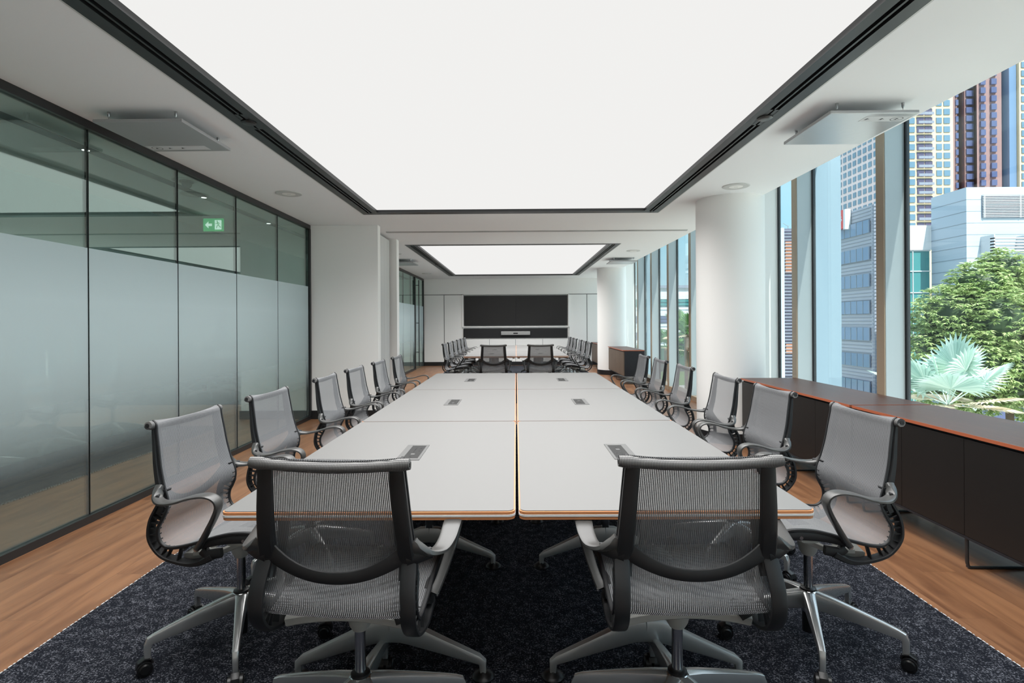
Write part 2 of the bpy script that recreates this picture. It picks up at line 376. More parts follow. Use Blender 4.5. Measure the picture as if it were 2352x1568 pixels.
for i, y in enumerate(far): bay(y, far[i+1] if i+1 < len(far) else 14.70, fl[i])
for y, y1, l in ((14.9, 16.2, 'window bay behind the far column'), (16.2, 17.4, 'last window bay by the back wall')): bay(y, y1, l)
M['fin'] = pbr('fin_blue_grey', (112, 132, 146), .45)
struct('trim_3', MB().box(XG+0.06, 3.50, 5.97, 6.03, -4, 7), 'fin', label='pale cladding fin outside the near column', cat='trim')
struct('trim_4', MB().box(XG+0.06, 3.34, 13.58, 13.64, -4, 7), 'fin', label='pale cladding fin outside the far column', cat='trim')

# luminous ceilings
def lightbox(L, label, slots=True):
    x0, x1, y0, y1 = L; r = thing('ceiling_light', label, 'ceiling light', ((x0+x1)/2, (y0+y1)/2, CEIL)); cx, cy = (x0+x1)/2, (y0+y1)/2
    hx, hy = (x1-x0)/2, (y1-y0)/2; fw, fe = 0.2, 0.125; b = MB()
    def fb(xa, xb, za, zb):   # bars running along y with the slots between
        b.box(xa, xb, -hy, hy, za, zb)
    for s_ in (-1, 1):
        e0, e1 = sorted((s_*hx, s_*(hx-0.075))); fb(e0, e1, -0.004, 0.05)
        e0, e1 = sorted((s_*(hx-0.10), s_*(hx-0.112))); fb(e0, e1, -0.004, 0.03)
        e0, e1 = sorted((s_*(hx-0.137), s_*(hx-fw))); fb(e0, e1, -0.004, 0.05)
        xa, xb = sorted((s_*(hx-0.07), s_*(hx-0.14)))
        b.box(xa, xb, -0.14, 0.14, -0.004, 0.05); b.box(xa, xb, -hy, -hy+0.1, -0.004, 0.05); b.box(xa, xb, hy-0.1, hy, -0.004, 0.05)
        b.box(-hx+fw, hx-fw, *( (-hy, -hy+fe) if s_ < 0 else (hy-fe, hy)), -0.004, 0.05)
    b.build('ceiling_light_frame', 'blackmetal', r)
    q = 0.012
    for a_, b_ in ((-hx, -hx+fw), (hx-fw, hx)): MB().box(a_, b_, -hy, hy, 0.06, 0.08).build('air_slot_backing', 'slot', r)
    for a_, b_ in ((-hx-q, -hx), (hx, hx+q)): MB().box(a_, b_, -hy, hy, -0.003, 0.0).build('edge_trim', 'white', r)
    MB().box(-hx+fw-0.01, hx-fw+0.01, -hy+fe-0.01, hy-fe+0.01, 0.03, 0.05).build('luminous_panel', 'lamp', r)
    ad = bpy.data.lights.new('added_panel_beam', 'AREA'); ad.shape = 'RECTANGLE'; ad.size = 2*(hx-fw)-.04; ad.size_y = 2*(hy-fe)-.04; ad.energy = DOWN; ad.spread = math.radians(134); ad.color = (1, .995, .985)  # extra beam lamp added below the glowing panel to brighten the room
    ao = bpy.data.objects.new('added_panel_beam', ad); C.objects.link(ao); ao.parent = r; ao.location = (0, 0, .022)
    for s_ in (-1, 1):
        MB().lathe((s_*(hx-0.105), 0, -0.004), [(0.05, 0), (0.05, -0.006), (0.042, -0.012), (0.02, -0.014)]).build('sensor_disc', M['arm'] if s_ > 0 else M['blackmetal'], r, smooth=True)
    return r
lightbox(L1, 'huge glowing white ceiling panel in a black slotted frame over the near table')
lightbox(L2, 'smaller looking glowing ceiling panel over the far table, beyond the partition track')

# ================================================================ CHAIR
INNER = [(-.232,.962),(-.218,.945),(-.214,.915),(-.205,.86),(-.194,.789),(-.177,.717),(-.160,.665),(-.160,.628),(-.176,.59),(-.193,.556),(-.194,.522),(-.178,.493),(-.143,.480),(-.069,.493),(.042,.526),(.116,.540),(.189,.540),(.232,.526),(.25,.505)]
OUTER = [(-.176,.70),(-.190,.655),(-.212,.615),(-.228,.575),(-.231,.515),(-.205,.468),(-.164,.438),(-.09,.420),(-.035,.424),(.02,.45)]
inner = cr_spline([(0, y, z) for y, z in INNER], 5); outer = cr_spline([(0, y, z) for y, z in OUTER], 5)
def halfw(z, y):
    return 0.205 + 0.026*min(1, max(0, (0.95-z)/0.4))
def chair_proto():
    r = thing('office_chair', None, None)
    # suspension mesh: one membrane from the top roll to the seat front
    nx = 14; vs_ = []; uvs = []; L = 0; N = len(inner)
    for j, p in enumerate(inner):
        if j: L += (p-inner[j-1]).length
        t = j/(N-1); hw = halfw(p.z, p.y)
        a = inner[max(0, j-1)]; b = inner[min(N-1, j+1)]; tg = (b-a).normalized(); nn = Vector((0, tg.z, -tg.y))  # points back / down
        if nn.y > 0 and p.z > 0.6: nn = -nn
        sag = 0.011*math.sin(min(1, max(0, (j-2)/(N-4)))*PI)**0.5
        for i in range(nx+1):
            u = -1+2*i/nx; d_ = sag*(1-u*u)
            q = p + Vector((0, -abs(nn.y) if p.z > .5 and p.y < -.1 else 0, -abs(nn.z) if not (p.z > .6) else 0))*d_
            if j < 3: q = q + Vector((0, 0, -0.012*(1-u*u)))
            vs_.append((u*hw, q.y, q.z)); uvs.append((u*0.23+0.23, L))
    fs = [(j*(nx+1)+i, j*(nx+1)+i+1, (j+1)*(nx+1)+i+1, (j+1)*(nx+1)+i) for j in range(N-1) for i in range(nx)]
    me = bpy.data.meshes.new('suspension_mesh'); me.from_pydata(vs_, [], fs); me.update()
    ul = me.uv_layers.new(name='UVMap')
    for lp in me.loops: ul.data[lp.index].uv = uvs[lp.vertex_index]
    me.materials.append(M['fabric'])
    for p in me.polygons: p.use_smooth = True
    o = bpy.data.objects.new('suspension_mesh', me); C.objects.link(o); o.parent = r; o['label'] = 'light grey see-through mesh'
    # rolled top edge
    path = [(x, -.240+0.004*(x/.22)**2, .945-0.013*(1-(x/.228)**2)) for x in [(-.228+.456*i/16) for i in range(17)]]
    rad = [.030 if abs(x[0]) < .19 else .037 for x in path]; rad[0] = rad[-1] = .031
    rl = MB().sweep(path, rad, rad, side=(0,1,0), n=14, sq=1.0).build('top_roll', 'roll', r, smooth=True)
    for s_ in (-1, 1): MB().cyl((s_*.229, -.238, .945), .008, .008, -.0015, .0015, 12, 'x').build('roll_end_cap', 'frame', rl, smooth=True)
    for s_ in (-1, 1):
        f = MB()
        # edge rail following the membrane
        pth = [Vector((s_*(halfw(p.z, p.y)+0.001), p.y, p.z)) for p in inner]
        k = len(pth); W = []; T = []
        for p in pth:
            up = p.z > 0.62
            W.append(0.008 if up else 0.014); T.append(0.008 if up else 0.012)
        f.sweep(pth, W, T, n=8)
        # upright blade behind the back
        up = [p for p in inner if p.z > 0.60 and p.z < .935]
        bl = [Vector((s_*(halfw(p.z, p.y)-0.018), p.y-0.016-0.010*min(1, max(0, (0.93-p.z)/0.25)), p.z)) for p in up]
        f.sweep(bl, lerpl([0.042, 0.046, 0.048, 0.05], len(bl)), lerpl([0.014, 0.022, 0.03, 0.03], len(bl)), n=10)
        # outer spine
        ol = [Vector((s_*(halfw(p.z, p.y)-0.012), p.y, p.z)) for p in outer]
        f.sweep(ol, 0.044, lerpl([0.02, 0.014, 0.014, 0.014, 0.018, 0.03], len(ol)), n=10)
        # rungs between spine and rail
        low = [p for p in inner if p.z < 0.66 and p.y < -0.04]
        for kk in range(12):
            t = (kk+0.6)/12.4; a = low[int(t*(len(low)-1))]; b = min(outer[3:], key=lambda q: (q-a).length + 0*abs(q.z-a.z))
            f.sweep([Vector((s_*(halfw(a.z, 0)-0.008), a.y, a.z)), Vector((s_*(halfw(b.z, 0)-0.008), b.y, b.z))], 0.026, 0.005, n=8)
        # seat rail under the front half
        sr = [p for p in inner if p.y > -0.03 and p.z < .6]
        f.sweep([Vector((s_*(halfw(p.z, 0)-0.005), p.y, p.z-0.014-0.008*math.sin(PI*i/(len(sr)-1)))) for i, p in enumerate(sr)], 0.024, lerpl([0.03, 0.036, 0.03, 0.014], len(sr)), n=10)
        f.sweep([Vector((s_*.22, -.02, .47)), Vector((s_*.225, 0.0, .455)), Vector((s_*.215, .05, .46))], 0.03, 0.035, n=10)
        fo = f.build('side_frame', 'frame', r, smooth=True)
        MB().cyl((s_*.238, .15, .515), .007, .007, -.003, .003, 12, 'x').build('frame_bolt', 'chrome', fo)
        MB().cyl((s_*.258, -.025, .487), .008, .008, -.003, .003, 12, 'x').build('frame_bolt', 'chrome', fo)
        # armrest loop
        ap = cr_spline([(s_*p[0], p[1], p[2]) for p in [(.222,-.19,.712),(.238,-.188,.694),(.262,-.172,.676),(.288,-.13,.670),(.298,-.07,.679),(.300,-.01,.697),(.300,.045,.704),(.298,.078,.692),(.295,.088,.665),(.290,.072,.625),(.278,.040,.575),(.262,.005,.525),(.246,-.026,.487)]], 5)
        MB().sweep(ap, lerpl([.03,.035,.04,.048,.052,.056,.056,.050,.044,.036,.030,.028,.030], len(ap)), lerpl([.03,.028,.02,.013,.011,.011,.011,.012,.014,.017,.019,.021,.022], len(ap)), n=12).build('armrest', 'arm', r, smooth=True)
        # bracket linking upright and arm
        MB().sweep([(s_*.205, -.190, .668), (s_*.238, -.186, .673), (s_*.272, -.168, .676)], [.05,.04,.03], [.026,.022,.014], side=(0,0,1), n=10).build('arm_bracket', 'frame', r, smooth=True)
    # curved brace behind the lumbar
    bp = [Vector((x, -.192-0.018*(1-(x/.2)**2), .612+0.068*(abs(x)/.2)**2.2)) for x in [(-.2+.4*i/20) for i in range(21)]]
    MB().sweep(bp, [.034+.016*(abs(p.x)/.2)**3 for p in bp], .011, side=(0,0,1), n=10).build('lumbar_brace', 'frame', r, smooth=True)
    # pale under-seat arch and mechanism
    u = MB(); xs = [-.19+.38*i/16 for i in range(17)]
    u.sweep([Vector((x, -.080, .452-0.022*(abs(x)/.19)**2)) for x in xs], .08, .034, side=(0,1,0), n=10)
    u.sweep([Vector((x, .10, .492-0.02*(1-(abs(x)/.2)**2))) for x in [-.21+.42*i/12 for i in range(13)]], .07, .02, side=(0,1,0), n=10)
    u.sweep([(0,-.10,.452),(0,.04,.440),(0,.14,.476)], [.10,.11,.07], [.03,.045,.025], n=10)
    for s_ in (-1, 1): u.sweep([(s_*.20,-.07,.452),(s_*.175,.03,.45),(s_*.16,.14,.495)], .03, .022, n=8)
    u.lathe((0, 0, 0), [(.024,.355),(.034,.372),(.042,.41),(.05,.45)])
    u.build('seat_underframe', 'under', r, smooth=True)
    MB().sweep([(.14,-.085,.478),(.165,-.115,.468),(.175,-.13,.45)], [.03,.045,.04], [.012,.012,.01], n=8).build('tilt_lever', 'blackplastic', r, smooth=True)
    g = MB().cyl((0,0,0), .0175, .0175, .19, .36, 20).build('gas_lift', 'chrome', r, smooth=True)
    MB().lathe((0,0,0), [(.03,.200),(.032,.206),(.03,.216),(.02,.220)]).build('lift_collar', 'blackplastic', g, smooth=True)
    MB().cyl((0,0,0), .024, .024, .035, .13, 20).build('lift_cylinder', 'blackplastic', g, smooth=True)
    MB().lathe((0,0,0), [(.028,.12),(.038,.14),(.04,.18),(.036,.205),(.03,.21)]).build('base_hub', 'alu', r, smooth=True)
    leg = MB().sweep([(.02,0,.172),(.08,0,.166),(.17,0,.152),(.26,0,.136),(.308,0,.127),(.326,0,.121),(.334,0,.108),(.335,0,.060)], [.050,.042,.034,.028,.025,.024,.022,.020], [.074,.068,.056,.044,.036,.034,.026,.022], side=(0,1,0), n=12, sq=.36)
    cst = MB()
    for s_ in (-1, 1):
        cst.lathe((0,0,0), [(.001,0)])if False else None
        cst.cyl((.345, s_*.015, .0275), .0265, .0265, -.010, .010, 22, 'y'); cst.cyl((.345, s_*.027, .0275), .021, .016, -.002*s_, .002*s_, 22, 'y')
    cst.sweep([(.318,0,.04),(.325,0,.055),(.345,0,.060),(.365,0,.050),(.370,0,.03)], .03, .008, side=(0,1,0), n=8)
    cst.cyl((.335,0,0), .009, .009, .045, .075, 12)
    l0 = None
    for k in range(5):
        if k == 0:
            l0 = leg.build('base_leg', 'basealu', r, smooth=True); c0 = cst.build('caster', 'blackplastic', l0, smooth=True); l = l0
        else:
            l = l0.copy(); C.objects.link(l); l.parent = r; c1 = c0.copy(); C.objects.link(c1); c1.parent = l
        l.rotation_euler = (0, 0, 2*PI*k/5)
    return r
proto = chair_proto(); used = [False]
RUGZ = 0.008
def place_chair(x, y, heading, base, label, group):
    """heading: rotation in degrees (0 faces +y); base: world angle of one base leg"""
    o = proto if not used[0] else copy_tree(proto)
    used[0] = True
    o.location = (x, y, RUGZ); o.rotation_euler = (0, 0, math.radians(heading))
    legs = [c for c in o.children if c.name.startswith('base_leg')]
    for k, l in enumerate(legs): l.rotation_euler = (0, 0, math.radians(base-heading+72*k))
    tag(o, label, 'chair', group)
place_chair(-0.505, 1.77, -4, 90, 'grey mesh office chair in the foreground seen from behind, left of the pair', 'chairs at the near end of the near table')
place_chair(0.512, 1.781, 0, 90, 'grey mesh office chair in the foreground seen from behind, right of the pair', 'chairs at the near end of the near table')
ords = ['nearest', 'second nearest', 'third nearest', 'fourth nearest', 'fifth nearest', 'farthest']
lefty = [(-1.165, 2.325, -139, -94), (-1.15, 3.07, 20, -92), (-1.15, 4.0, 50, -89), (-1.155, 4.73, -10, -91), (-1.155, 5.56, 30, -90), (-1.15, 6.38, 0, -90)]
for i, (x, y, b, hd) in enumerate(lefty):
    place_chair(x, y, hd, b, 'grey mesh chair on the glass wall side of near table, %s of six' % ords[i], 'chairs along the left of the near table')
righty = [(1.22, 2.33, -38, 90), (1.22, 3.13, 10, 91), (1.22, 3.84, 40, 90), (1.215, 4.75, 0, 89), (1.22, 5.56, 22, 90), (1.22, 6.29, 55, 90)]
for i, (x, y, b, hd) in enumerate(righty):
    place_chair(x, y, hd, b, 'grey mesh chair on the window side of near table, %s of six' % ords[i], 'chairs along the right of the near table')
place_chair(-0.39, 9.75, 0, 90, 'small looking office chair seen from behind at the far table, left of the pair', 'chairs at the near end of the far table')
place_chair(0.42, 9.75, 0, 95, 'small looking office chair seen from behind at the far table, right of the pair', 'chairs at the near end of the far table')
for i in range(6):
    place_chair(-1.10, 10.22+.80*i, -90, 12, 'distant chair on the glass wall side of far table, %s of six' % ords[i], 'chairs along the left of the far table')
for i, y in enumerate((10.5, 11.25, 12.02, 12.95, 13.7, 14.42)):
    place_chair(1.17, y, 90, random.uniform(0, 72), 'distant chair on the window side of far table, %s of six' % ords[i], 'chairs along the right of the far table')

# ================================================================ TABLES
TW, TL = 0.948, 1.614
def rrect(hx, hy, r, n=5):
    pts = []
    for cx, cy, a0 in ((hx-r, hy-r, 0), (-hx+r, hy-r, 90), (-hx+r, -hy+r, 180), (hx-r, -hy+r, 270)):
        for k in range(n+1):
            a = math.radians(a0+90*k/n); pts.append((cx+r*math.cos(a), cy+r*math.sin(a)))
    return pts
def slab(mb, hx, hy, r, z0, z1):
    p = rrect(hx, hy, r); n = len(p)
    return mb.add([(x, y, z0) for x, y in p]+[(x, y, z1) for x, y in p], [tuple(range(n))[::-1], tuple(range(n, 2*n))]+[(i, (i+1) % n, n+(i+1) % n, n+i) for i in range(n)])
def table_proto():
    r = thing('conference_table', None, None); hx, hy = TW/2, TL/2
    slab(MB(), hx-.0055, hy-.0055, .021, .7375, .740).build('tabletop', 'table', r)
    slab(MB(), hx-.001, hy-.001, .025, .728, .7375).build('upper_edge', 'tableedge', r, bevel=.001)
    slab(MB(), hx, hy, .026, .7205, .728).build('white_edge', 'white', r, bevel=.001)
    slab(MB(), hx-.002, hy-.002, .025, .711, .7205).build('lower_edge', 'tableedge', r, bevel=.001)
    # power module
    pm = MB(); a, b = .053, .149
    pm.box(-a, -a+.028, -b, b, .7401, .7425).box(a-.012, a, -b, b, .7401, .7425).box(-a+.028, a-.012, -b, -b+.028, .7401, .7425).box(-a+.028, a-.012, b-.020, b, .7401, .7425)
    po = pm.build('power_module', 'modulegrey', r, bevel=.0006)
    MB().box(-a+.028, a-.012, -b+.028, b-.020, .7395, .7412).build('socket_panel', 'socket', po)
    s = MB()
    for k in range(4): s.box(-.002, .004, .01+.024*k, .018+.024*k, .7412, .7418)
    s.box(.02, .028, .02, .034, .7412, .7418).box(.02, .028, .07, .084, .7412, .7418).cyl((.004, -.09, 0), .005, .005, .7412, .7418, 10)
    s.build('socket_hole', 'blackplastic', po)
    MB().box(-.004, .014, -.05, -.028, .7412, .7418).build('white_socket', 'modulegrey', po)
    for y in (-.49, .45):
        c = MB().sweep([(0, y, .20), (0, y, .60), (0, y, .715)], [.045,.045,.06], [.035,.035,.05], n=10).build('leg_column', 'alu', r, smooth=True)
        for s_ in (-1, 1):
            l = MB().sweep([(s_*.0, y, .180), (s_*.045, y, .178), (s_*.08, y, .166), (s_*.20, y, .120), (s_*.33, y, .070), (s_*.346, y, .058), (s_*.348, y, .02)], [.045,.045,.042,.036,.03,.028,.024], [.085,.085,.078,.055,.034,.03,.024], side=(0,1,0), n=10, sq=.45).build('leg', 'alusatin', r, smooth=True)
            MB().lathe((s_*.348, y, 0), [(.042,0),(.042,.006),(.034,.016),(.014,.022),(.010,.03)]).build('foot_disc', 'blackplastic', l, smooth=True)
    MB().sweep([(0,-.49,.695),(0,.45,.695)], .05, .028, n=8).build('under_beam', 'alusatin', r)
    for s_ in (-1, 1): MB().lathe((s_*.43, -.74, 0), [(.022,.711),(.025,.702),(.02,.696),(.01,.694)]).build('under_knob', 'blackplastic', r, smooth=True)
    for c in r.children:
        if not c.name.startswith('leg'): c.location.z = -RUGZ
    return r
tp = table_proto(); tused = False
place = [('front', 'middle', 'rear')]
for ri, (y0, rn) in enumerate(((1.762, 'near'), (9.92, 'far'))):
    for k in range(3):
        for s_, sn in ((-1, 'left'), (1, 'right')):
            o = tp if not tused else copy_tree(tp); tused = True
            gap = (0.010 if ri == 0 else 0.002)/2
            o.location = (s_*(TW/2+gap), y0+TL/2+k*(TL+0.003), RUGZ)
            o.rotation_euler = (0, 0, 0)
            tag(o, 'white topped %s table of the %s group, in the %s row with a power socket' % (('foreground' if k == 0 else 'middle' if k == 1 else 'rearmost'), rn, sn), 'table', 'white tables of the %s group' % rn)
            for c in o.children:
                if c.name.startswith('power_module'): c.location.x = (s_*.002)
            if s_ > 0:
                for c in o.children:
                    if c.name.startswith('power_module'): c.rotation_euler = (0, 0, PI); 
# ================================================================ RUGS
def rug(x0, x1, y0, y1, label):
    r = thing('rug', label, 'rug', ((x0+x1)/2, (y0+y1)/2, 0)); hx, hy = (x1-x0)/2, (y1-y0)/2
    MB().box(-hx, hx, -hy, hy, 0, RUGZ).build('pile', 'carpet', r)
    b = MB(); y = -hy; rn = random.Random(3)
    while y < hy-.05:
        l = rn.uniform(.004, .02)
        for s_ in (-1, 1):
            xx = s_*(hx+.002); b.box(xx-.002, xx+.0025, y, y+l, 0.001, RUGZ+.0008)
        y += l+rn.uniform(.004, .02)
    b.build('stitched_edge', M['paper'], r)
rug(-1.985, 1.93, 0.3, 7.25, 'dark navy speckled rug under the near table')
rug(-1.95, 1.93, 9.2, 17.2, 'dark navy rug under the far table')

# ================================================================ SIDEBOARDS
def sideboard(x0, x1, y0, y1, label, door='sideblack', body='sidebody', legs=3, ndoor=4):
    r = thing('sideboard', label, 'sideboard', ((x0+x1)/2, (y0+y1)/2, 0)); hx, hy = (x1-x0)/2, (y1-y0)/2
    MB().box(-hx, hx, -hy, hy, .717, .735).build('top', 'walnut', r)
    MB().box(-hx-.003, -hx, -hy, hy, .717, .735).box(-hx, hx, -hy-.003, -hy, .717, .735).build('top_edge', 'walnutedge', r)
    MB().box(-hx+.03, hx, -hy+.003, hy-.003, .165, .717).box(-hx+.012, -hx+.03, -hy+.003, hy-.003, .165, .178).build('carcass', body, r)
    w_ = (2*hy-.006)/ndoor
    for k in range(ndoor):
        MB().box(-hx+.012, -hx+.03, -hy+.003+k*w_+.0015, -hy+.003+(k+1)*w_-.0015, .180, .700).build('cabinet_door', door, r, bevel=.001)
    for k in range(legs):
        y = -hy+.08+k*(2*hy-.16)/(legs-1); a, b = -hx+.025, hx-.05; t = .012
        path = cr_spline([(a, y, .165), (a, y, .06), (a+.006, y, .018), (a+.03, y, .007), ((a+b)/2, y, .007), (b-.03, y, .007), (b-.006, y, .018), (b, y, .06), (b, y, .165)], 4)
        MB().sweep(path, .022, .010, side=(0,1,0), n=8).build('sled_leg', 'blackmetal', r, smooth=True)
sideboard(2.40, 2.98, 4.0, 5.93, 'long black fronted sideboard with walnut top touching the near column')
sideboard(2.40, 2.98, 2.03, 3.97, 'long black fronted sideboard with walnut top, the one nearer the camera by the tree window')
sideboard(2.30, 2.76, 11.9, 13.85, 'brown fronted sideboard with dark end panel in front of the far column', 'sidebrown')
sideboard(2.30, 2.76, 15.1, 16.95, 'grey fronted sideboard mostly hidden behind the far column', 'sidebrown')

# ================================================================ SCREENS
for (a, b, lab) in ((1066, 1184.3, 'left of the two large black wall screens'), (1184.7, 1303, 'right of the two large black wall screens')):
    r = thing('wall_screen', lab, 'screen', (bx((a+b)/2), YB, bz(713))); hw, hh = (bx(b)-bx(a))/2+.002, (bz(679)-bz(748))/2
    MB().box(-hw, hw, -.015, .029, -hh, hh).build('screen_housing', 'blackplastic', r)
    MB().box(-hw+.012, hw-.012, -.018, -.015, -hh+.012, hh-.012).build('display', 'screen', r)
o = MB().box(bx(1062)-.01, bx(1307)+.01, -.03, .0, bz(676.2), bz(675)).box(bx(1062)-.01, bx(1064.2), -.03, 0, bz(749.5), bz(675)).box(bx(1305), bx(1307)+.01, -.03, 0, bz(749.5), bz(675)).box(bx(1062)-.01, bx(1307)+.01, -.03, 0, bz(751), bz(749.4)).build('trim_5', 'wall', loc=(0, YB, 0)); tag(o, 'raised white frame around the twin screens', 'trim', kind='structure')
o = MB().box(bx(1064), bx(1303), -.01, .029, bz(776), bz(754)).build('speaker_grille', 'blackpanel', loc=(0, YB, 0)); tag(o, 'wide black fabric panel below the twin screens', 'panel')
r = thing('video_bar', 'silver conference video bar on the black panel under the screens', 'video bar', (bx(1184), YB-.01, bz(765)))
MB().box(-.455, .455, -.07, 0, -.055, .055).build('bar_body', 'alusatin', r, bevel=.006)
MB().sweep([(-.07,-.072,0),(.07,-.072,0)], .012, .04, side=(0,1,0), n=12, sq=.8).build('camera_window', 'blackplastic', r, smooth=True)
lens = MB().cyl((0,-.078,0), .014, .014, -.003, .003, 16, 'y').build('camera_lens', 'screen', r)

# ================================================================ CEILING FIXTURES
def hung_panel(x0, x1, y0, y1, label, mat, sticker):
    cx, cy = (x0+x1)/2, (y0+y1)/2; r = thing('ceiling_panel', label, 'ceiling panel', (cx, cy, 2.645)); hx, hy = (x1-x0)/2, (y1-y0)/2
    MB().box(-hx, hx, -hy, hy, 0, .022).build('panel_body', mat, r, bevel=.004)
    MB().box(-.12, .12, -.12, .12, .022, .05).build('driver_box', 'white', r, bevel=.004)
    for sx_ in (-1, 1):
        for sy_ in (-1, 1):
            w_ = MB().cyl((sx_*(hx-.07), sy_*(hy-.05), 0), .0015, .0015, .02, .07, 8)
            w_.lathe((sx_*(hx-.07), sy_*(hy-.05), 0), [(.003,.048),(.008,.062),(.009,CEIL-2.645)], 12)
            w_.build('hanging_wire', 'chrome', r, smooth=True)
    if sticker:
        ya = -hy+.05 if sticker > 0 else hy-.13; s = MB().box(-.02 if sticker > 0 else -hx+.02, hx-.02 if sticker > 0 else .16, ya, ya+.09, -.001, 0).build('safety_sticker', 'paper', r)
        x_ = hx-.08 if sticker > 0 else -hx+.08; d_ = -1 if sticker > 0 else 1
        k = MB(); 
        for q in range(28):
            a = 2*PI*q/28; a2 = 2*PI*(q+1)/28
            k.add([(x_+rr*math.cos(t), ya+.045+rr*.9*math.sin(t), -.0018) for rr, t in ((.034, a), (.038, a), (.038, a2), (.034, a2))], [(0,1,2,3)])
        def hand(cx_, cy_):
            for q in range(4):
                a = .5+q*.45; k.add([(cx_, cy_-.006, -.0018), (cx_+.006, cy_+.006, -.0018), (cx_+.024*math.cos(a)+.004, cy_+.024*math.sin(a), -.0018), (cx_+.024*math.cos(a), cy_+.024*math.sin(a)-.003, -.0018)], [(0,1,2,3)])
        for q in range(3): hand(x_+d_*q*.095-.006, ya+.038)
        k.build('sticker_symbols', 'ink', s)
        s['label'] = 'pale sticker with a ringed symbol and two hand symbols'
hung_panel(-2.72, -2.14, 3.54, 4.15, 'square grey panel hung from the ceiling by the glass wall of the near bay', 'greypanel', -1)
hung_panel(1.99, 2.55, 3.50, 4.11, 'square grey plastic wrapped panel hung from the ceiling by the windows of the near bay', 'film_grey', 1)
hung_panel(-2.78, -2.2, 11.9, 12.5, 'small looking hung panel by the glass wall of the far bay', 'film_grey', 0)
hung_panel(2.05, 2.62, 11.9, 12.5, 'small looking hung panel above the far sideboard by the windows', 'film_grey', 0)
def spk(x, y, lab):
    r = thing('ceiling_speaker', lab, 'speaker', (x, y, CEIL))
    MB().lathe((0,0,0), [(.135,0),(.135,-.004),(.128,-.008),(.118,-.008)], 40).build('speaker_rim', 'white', r, smooth=True)
    MB().lathe((0,0,0), [(.117,-.004),(.116,-.0075),(.02,-.0085)], 40).build('speaker_grille', 'wall', r, smooth=True)
    MB().box(-.02,.02,-.004,.004,-.0092,-.008).build('badge', 'alusatin', r)
spk(-2.41, 5.87, 'round white ceiling speaker near the end of the near glass wall')
spk(2.27, 5.70, 'round white ceiling speaker above the near column')
spk(2.30, 10.8, 'round white ceiling speaker of the far bay by the windows')
spk(-2.40, 11.0, 'round white ceiling speaker of the far bay beside the pocket wall')
spk(-2.48, 15.4, 'round white ceiling speaker near the far glass door')

# corridor fixtures seen through the glass
for i, (y, lab) in enumerate(((4.33, 'nearest'), (5.98, 'middle'), (7.55, 'farthest'), (9.6, 'fourth'), (12.0, 'fifth'), (14.5, 'sixth'), (1.0, 'first, left of view'), (2.6, 'second, left of view'))):
    r = thing('downlight', 'small round downlight in the black corridor slot, %s' % lab, 'downlight', (-3.38, y, CEIL-.006), group='corridor downlights')
    MB().lathe((0,0,0), [(.04,0),(.042,-.004),(.03,-.006)], 20).build('downlight_rim', 'blackmetal', r, smooth=True)
    MB().cyl((0,0,-.007), .026, .026, -.001, .001, 20).build('downlight_lens', 'spot', r)
    ld = bpy.data.lights.new('downlight_lamp', 'SPOT'); ld.energy = 4.5; ld.spot_size = 1.9; ld.spot_blend = .8; ld.shadow_soft_size = .03; ld.color = (1, .97, .92)
    lo_ = bpy.data.objects.new('downlight_lamp', ld); C.objects.link(lo_); lo_.parent = r; lo_.location = (0, 0, -.012)
r = thing('dome_camera', 'dark dome security camera on the corridor ceiling behind the glass', 'camera', (-3.18, 5.3, CEIL))
MB().lathe((0,0,0), [(.11,0),(.11,-.005),(.10,-.008)], 32).build('camera_plate', 'white', r, smooth=True)
MB().lathe((.02,0,0), [(.065,-.008),(.063,-.02),(.055,-.026)], 28).build('camera_collar', 'blackmetal', r, smooth=True)
MB().lathe((.02,0,0), [(.045,-.026),(.044,-.045),(.034,-.066),(.018,-.077),(.004,-.08)], 28).build('camera_dome', 'blackplastic', r, smooth=True)
r = thing('exit_sign', 'green emergency exit sign with left arrow and running figure behind the glass', 'exit sign', (-3.835, 7.0, 2.605))
MB().box(-.128,.128,-.008,.008,-.08,.08).build('sign_plate', 'exitgreen', r)
MB().box(-.13,.13,-.02,.02,.08,.125).build('sign_housing', 'white', r)
a = MB(); yy = -.0095
a.add([(-.105,yy,0),(-.06,yy,.045),(-.06,yy,.016),(-.015,yy,.016),(-.015,yy,-.016),(-.06,yy,-.016),(-.06,yy,-.045)], [(0,6,1),(2,5,4,3)])
a.build('arrow_symbol', 'exitwhite', r)
MB().box(.02,.105,-.0095,-.008,-.06,.06).build('doorway_symbol', 'exitwhite', r)
k = MB(); yy = -.0115
def limb(p, q, w_=.007):
    p = Vector(p); q = Vector(q); n_ = Vector((-(q-p).y, (q-p).x)).normalized()*w_/2
    k.add([((p+n_).x, yy, (p+n_).y), ((q+n_).x, yy, (q+n_).y), ((q-n_).x, yy, (q-n_).y), ((p-n_).x, yy, (p-n_).y)], [(0,1,2,3)])
k.cyl((.052, yy, .045), .008, .008, -.0005, .0005, 14, 'y'); limb((.055,.034),(.066,.0),.014); limb((.056,.03),(.04,.012)); limb((.04,.012),(.03,.018)); limb((.058,.032),(.078,.022)); limb((.078,.022),(.084,.008))
limb((.066,0),(.048,-.018),.009); limb((.048,-.018),(.044,-.045),.008); limb((.066,0),(.08,-.022),.009); limb((.08,-.022),(.1,-.034),.008)
k.build('running_figure', 'exitgreen', r)
r = thing('wall_socket', 'small black socket on the corridor wall behind the glass', 'socket', (XC, 7.94, .43))
MB().box(0,.012,-.045,.045,-.045,.045).build('socket_plate', 'blackplastic', r, bevel=.003); MB().box(.012,.016,-.015,.015,-.02,.02).build('socket_insert', 'blackmetal', r)

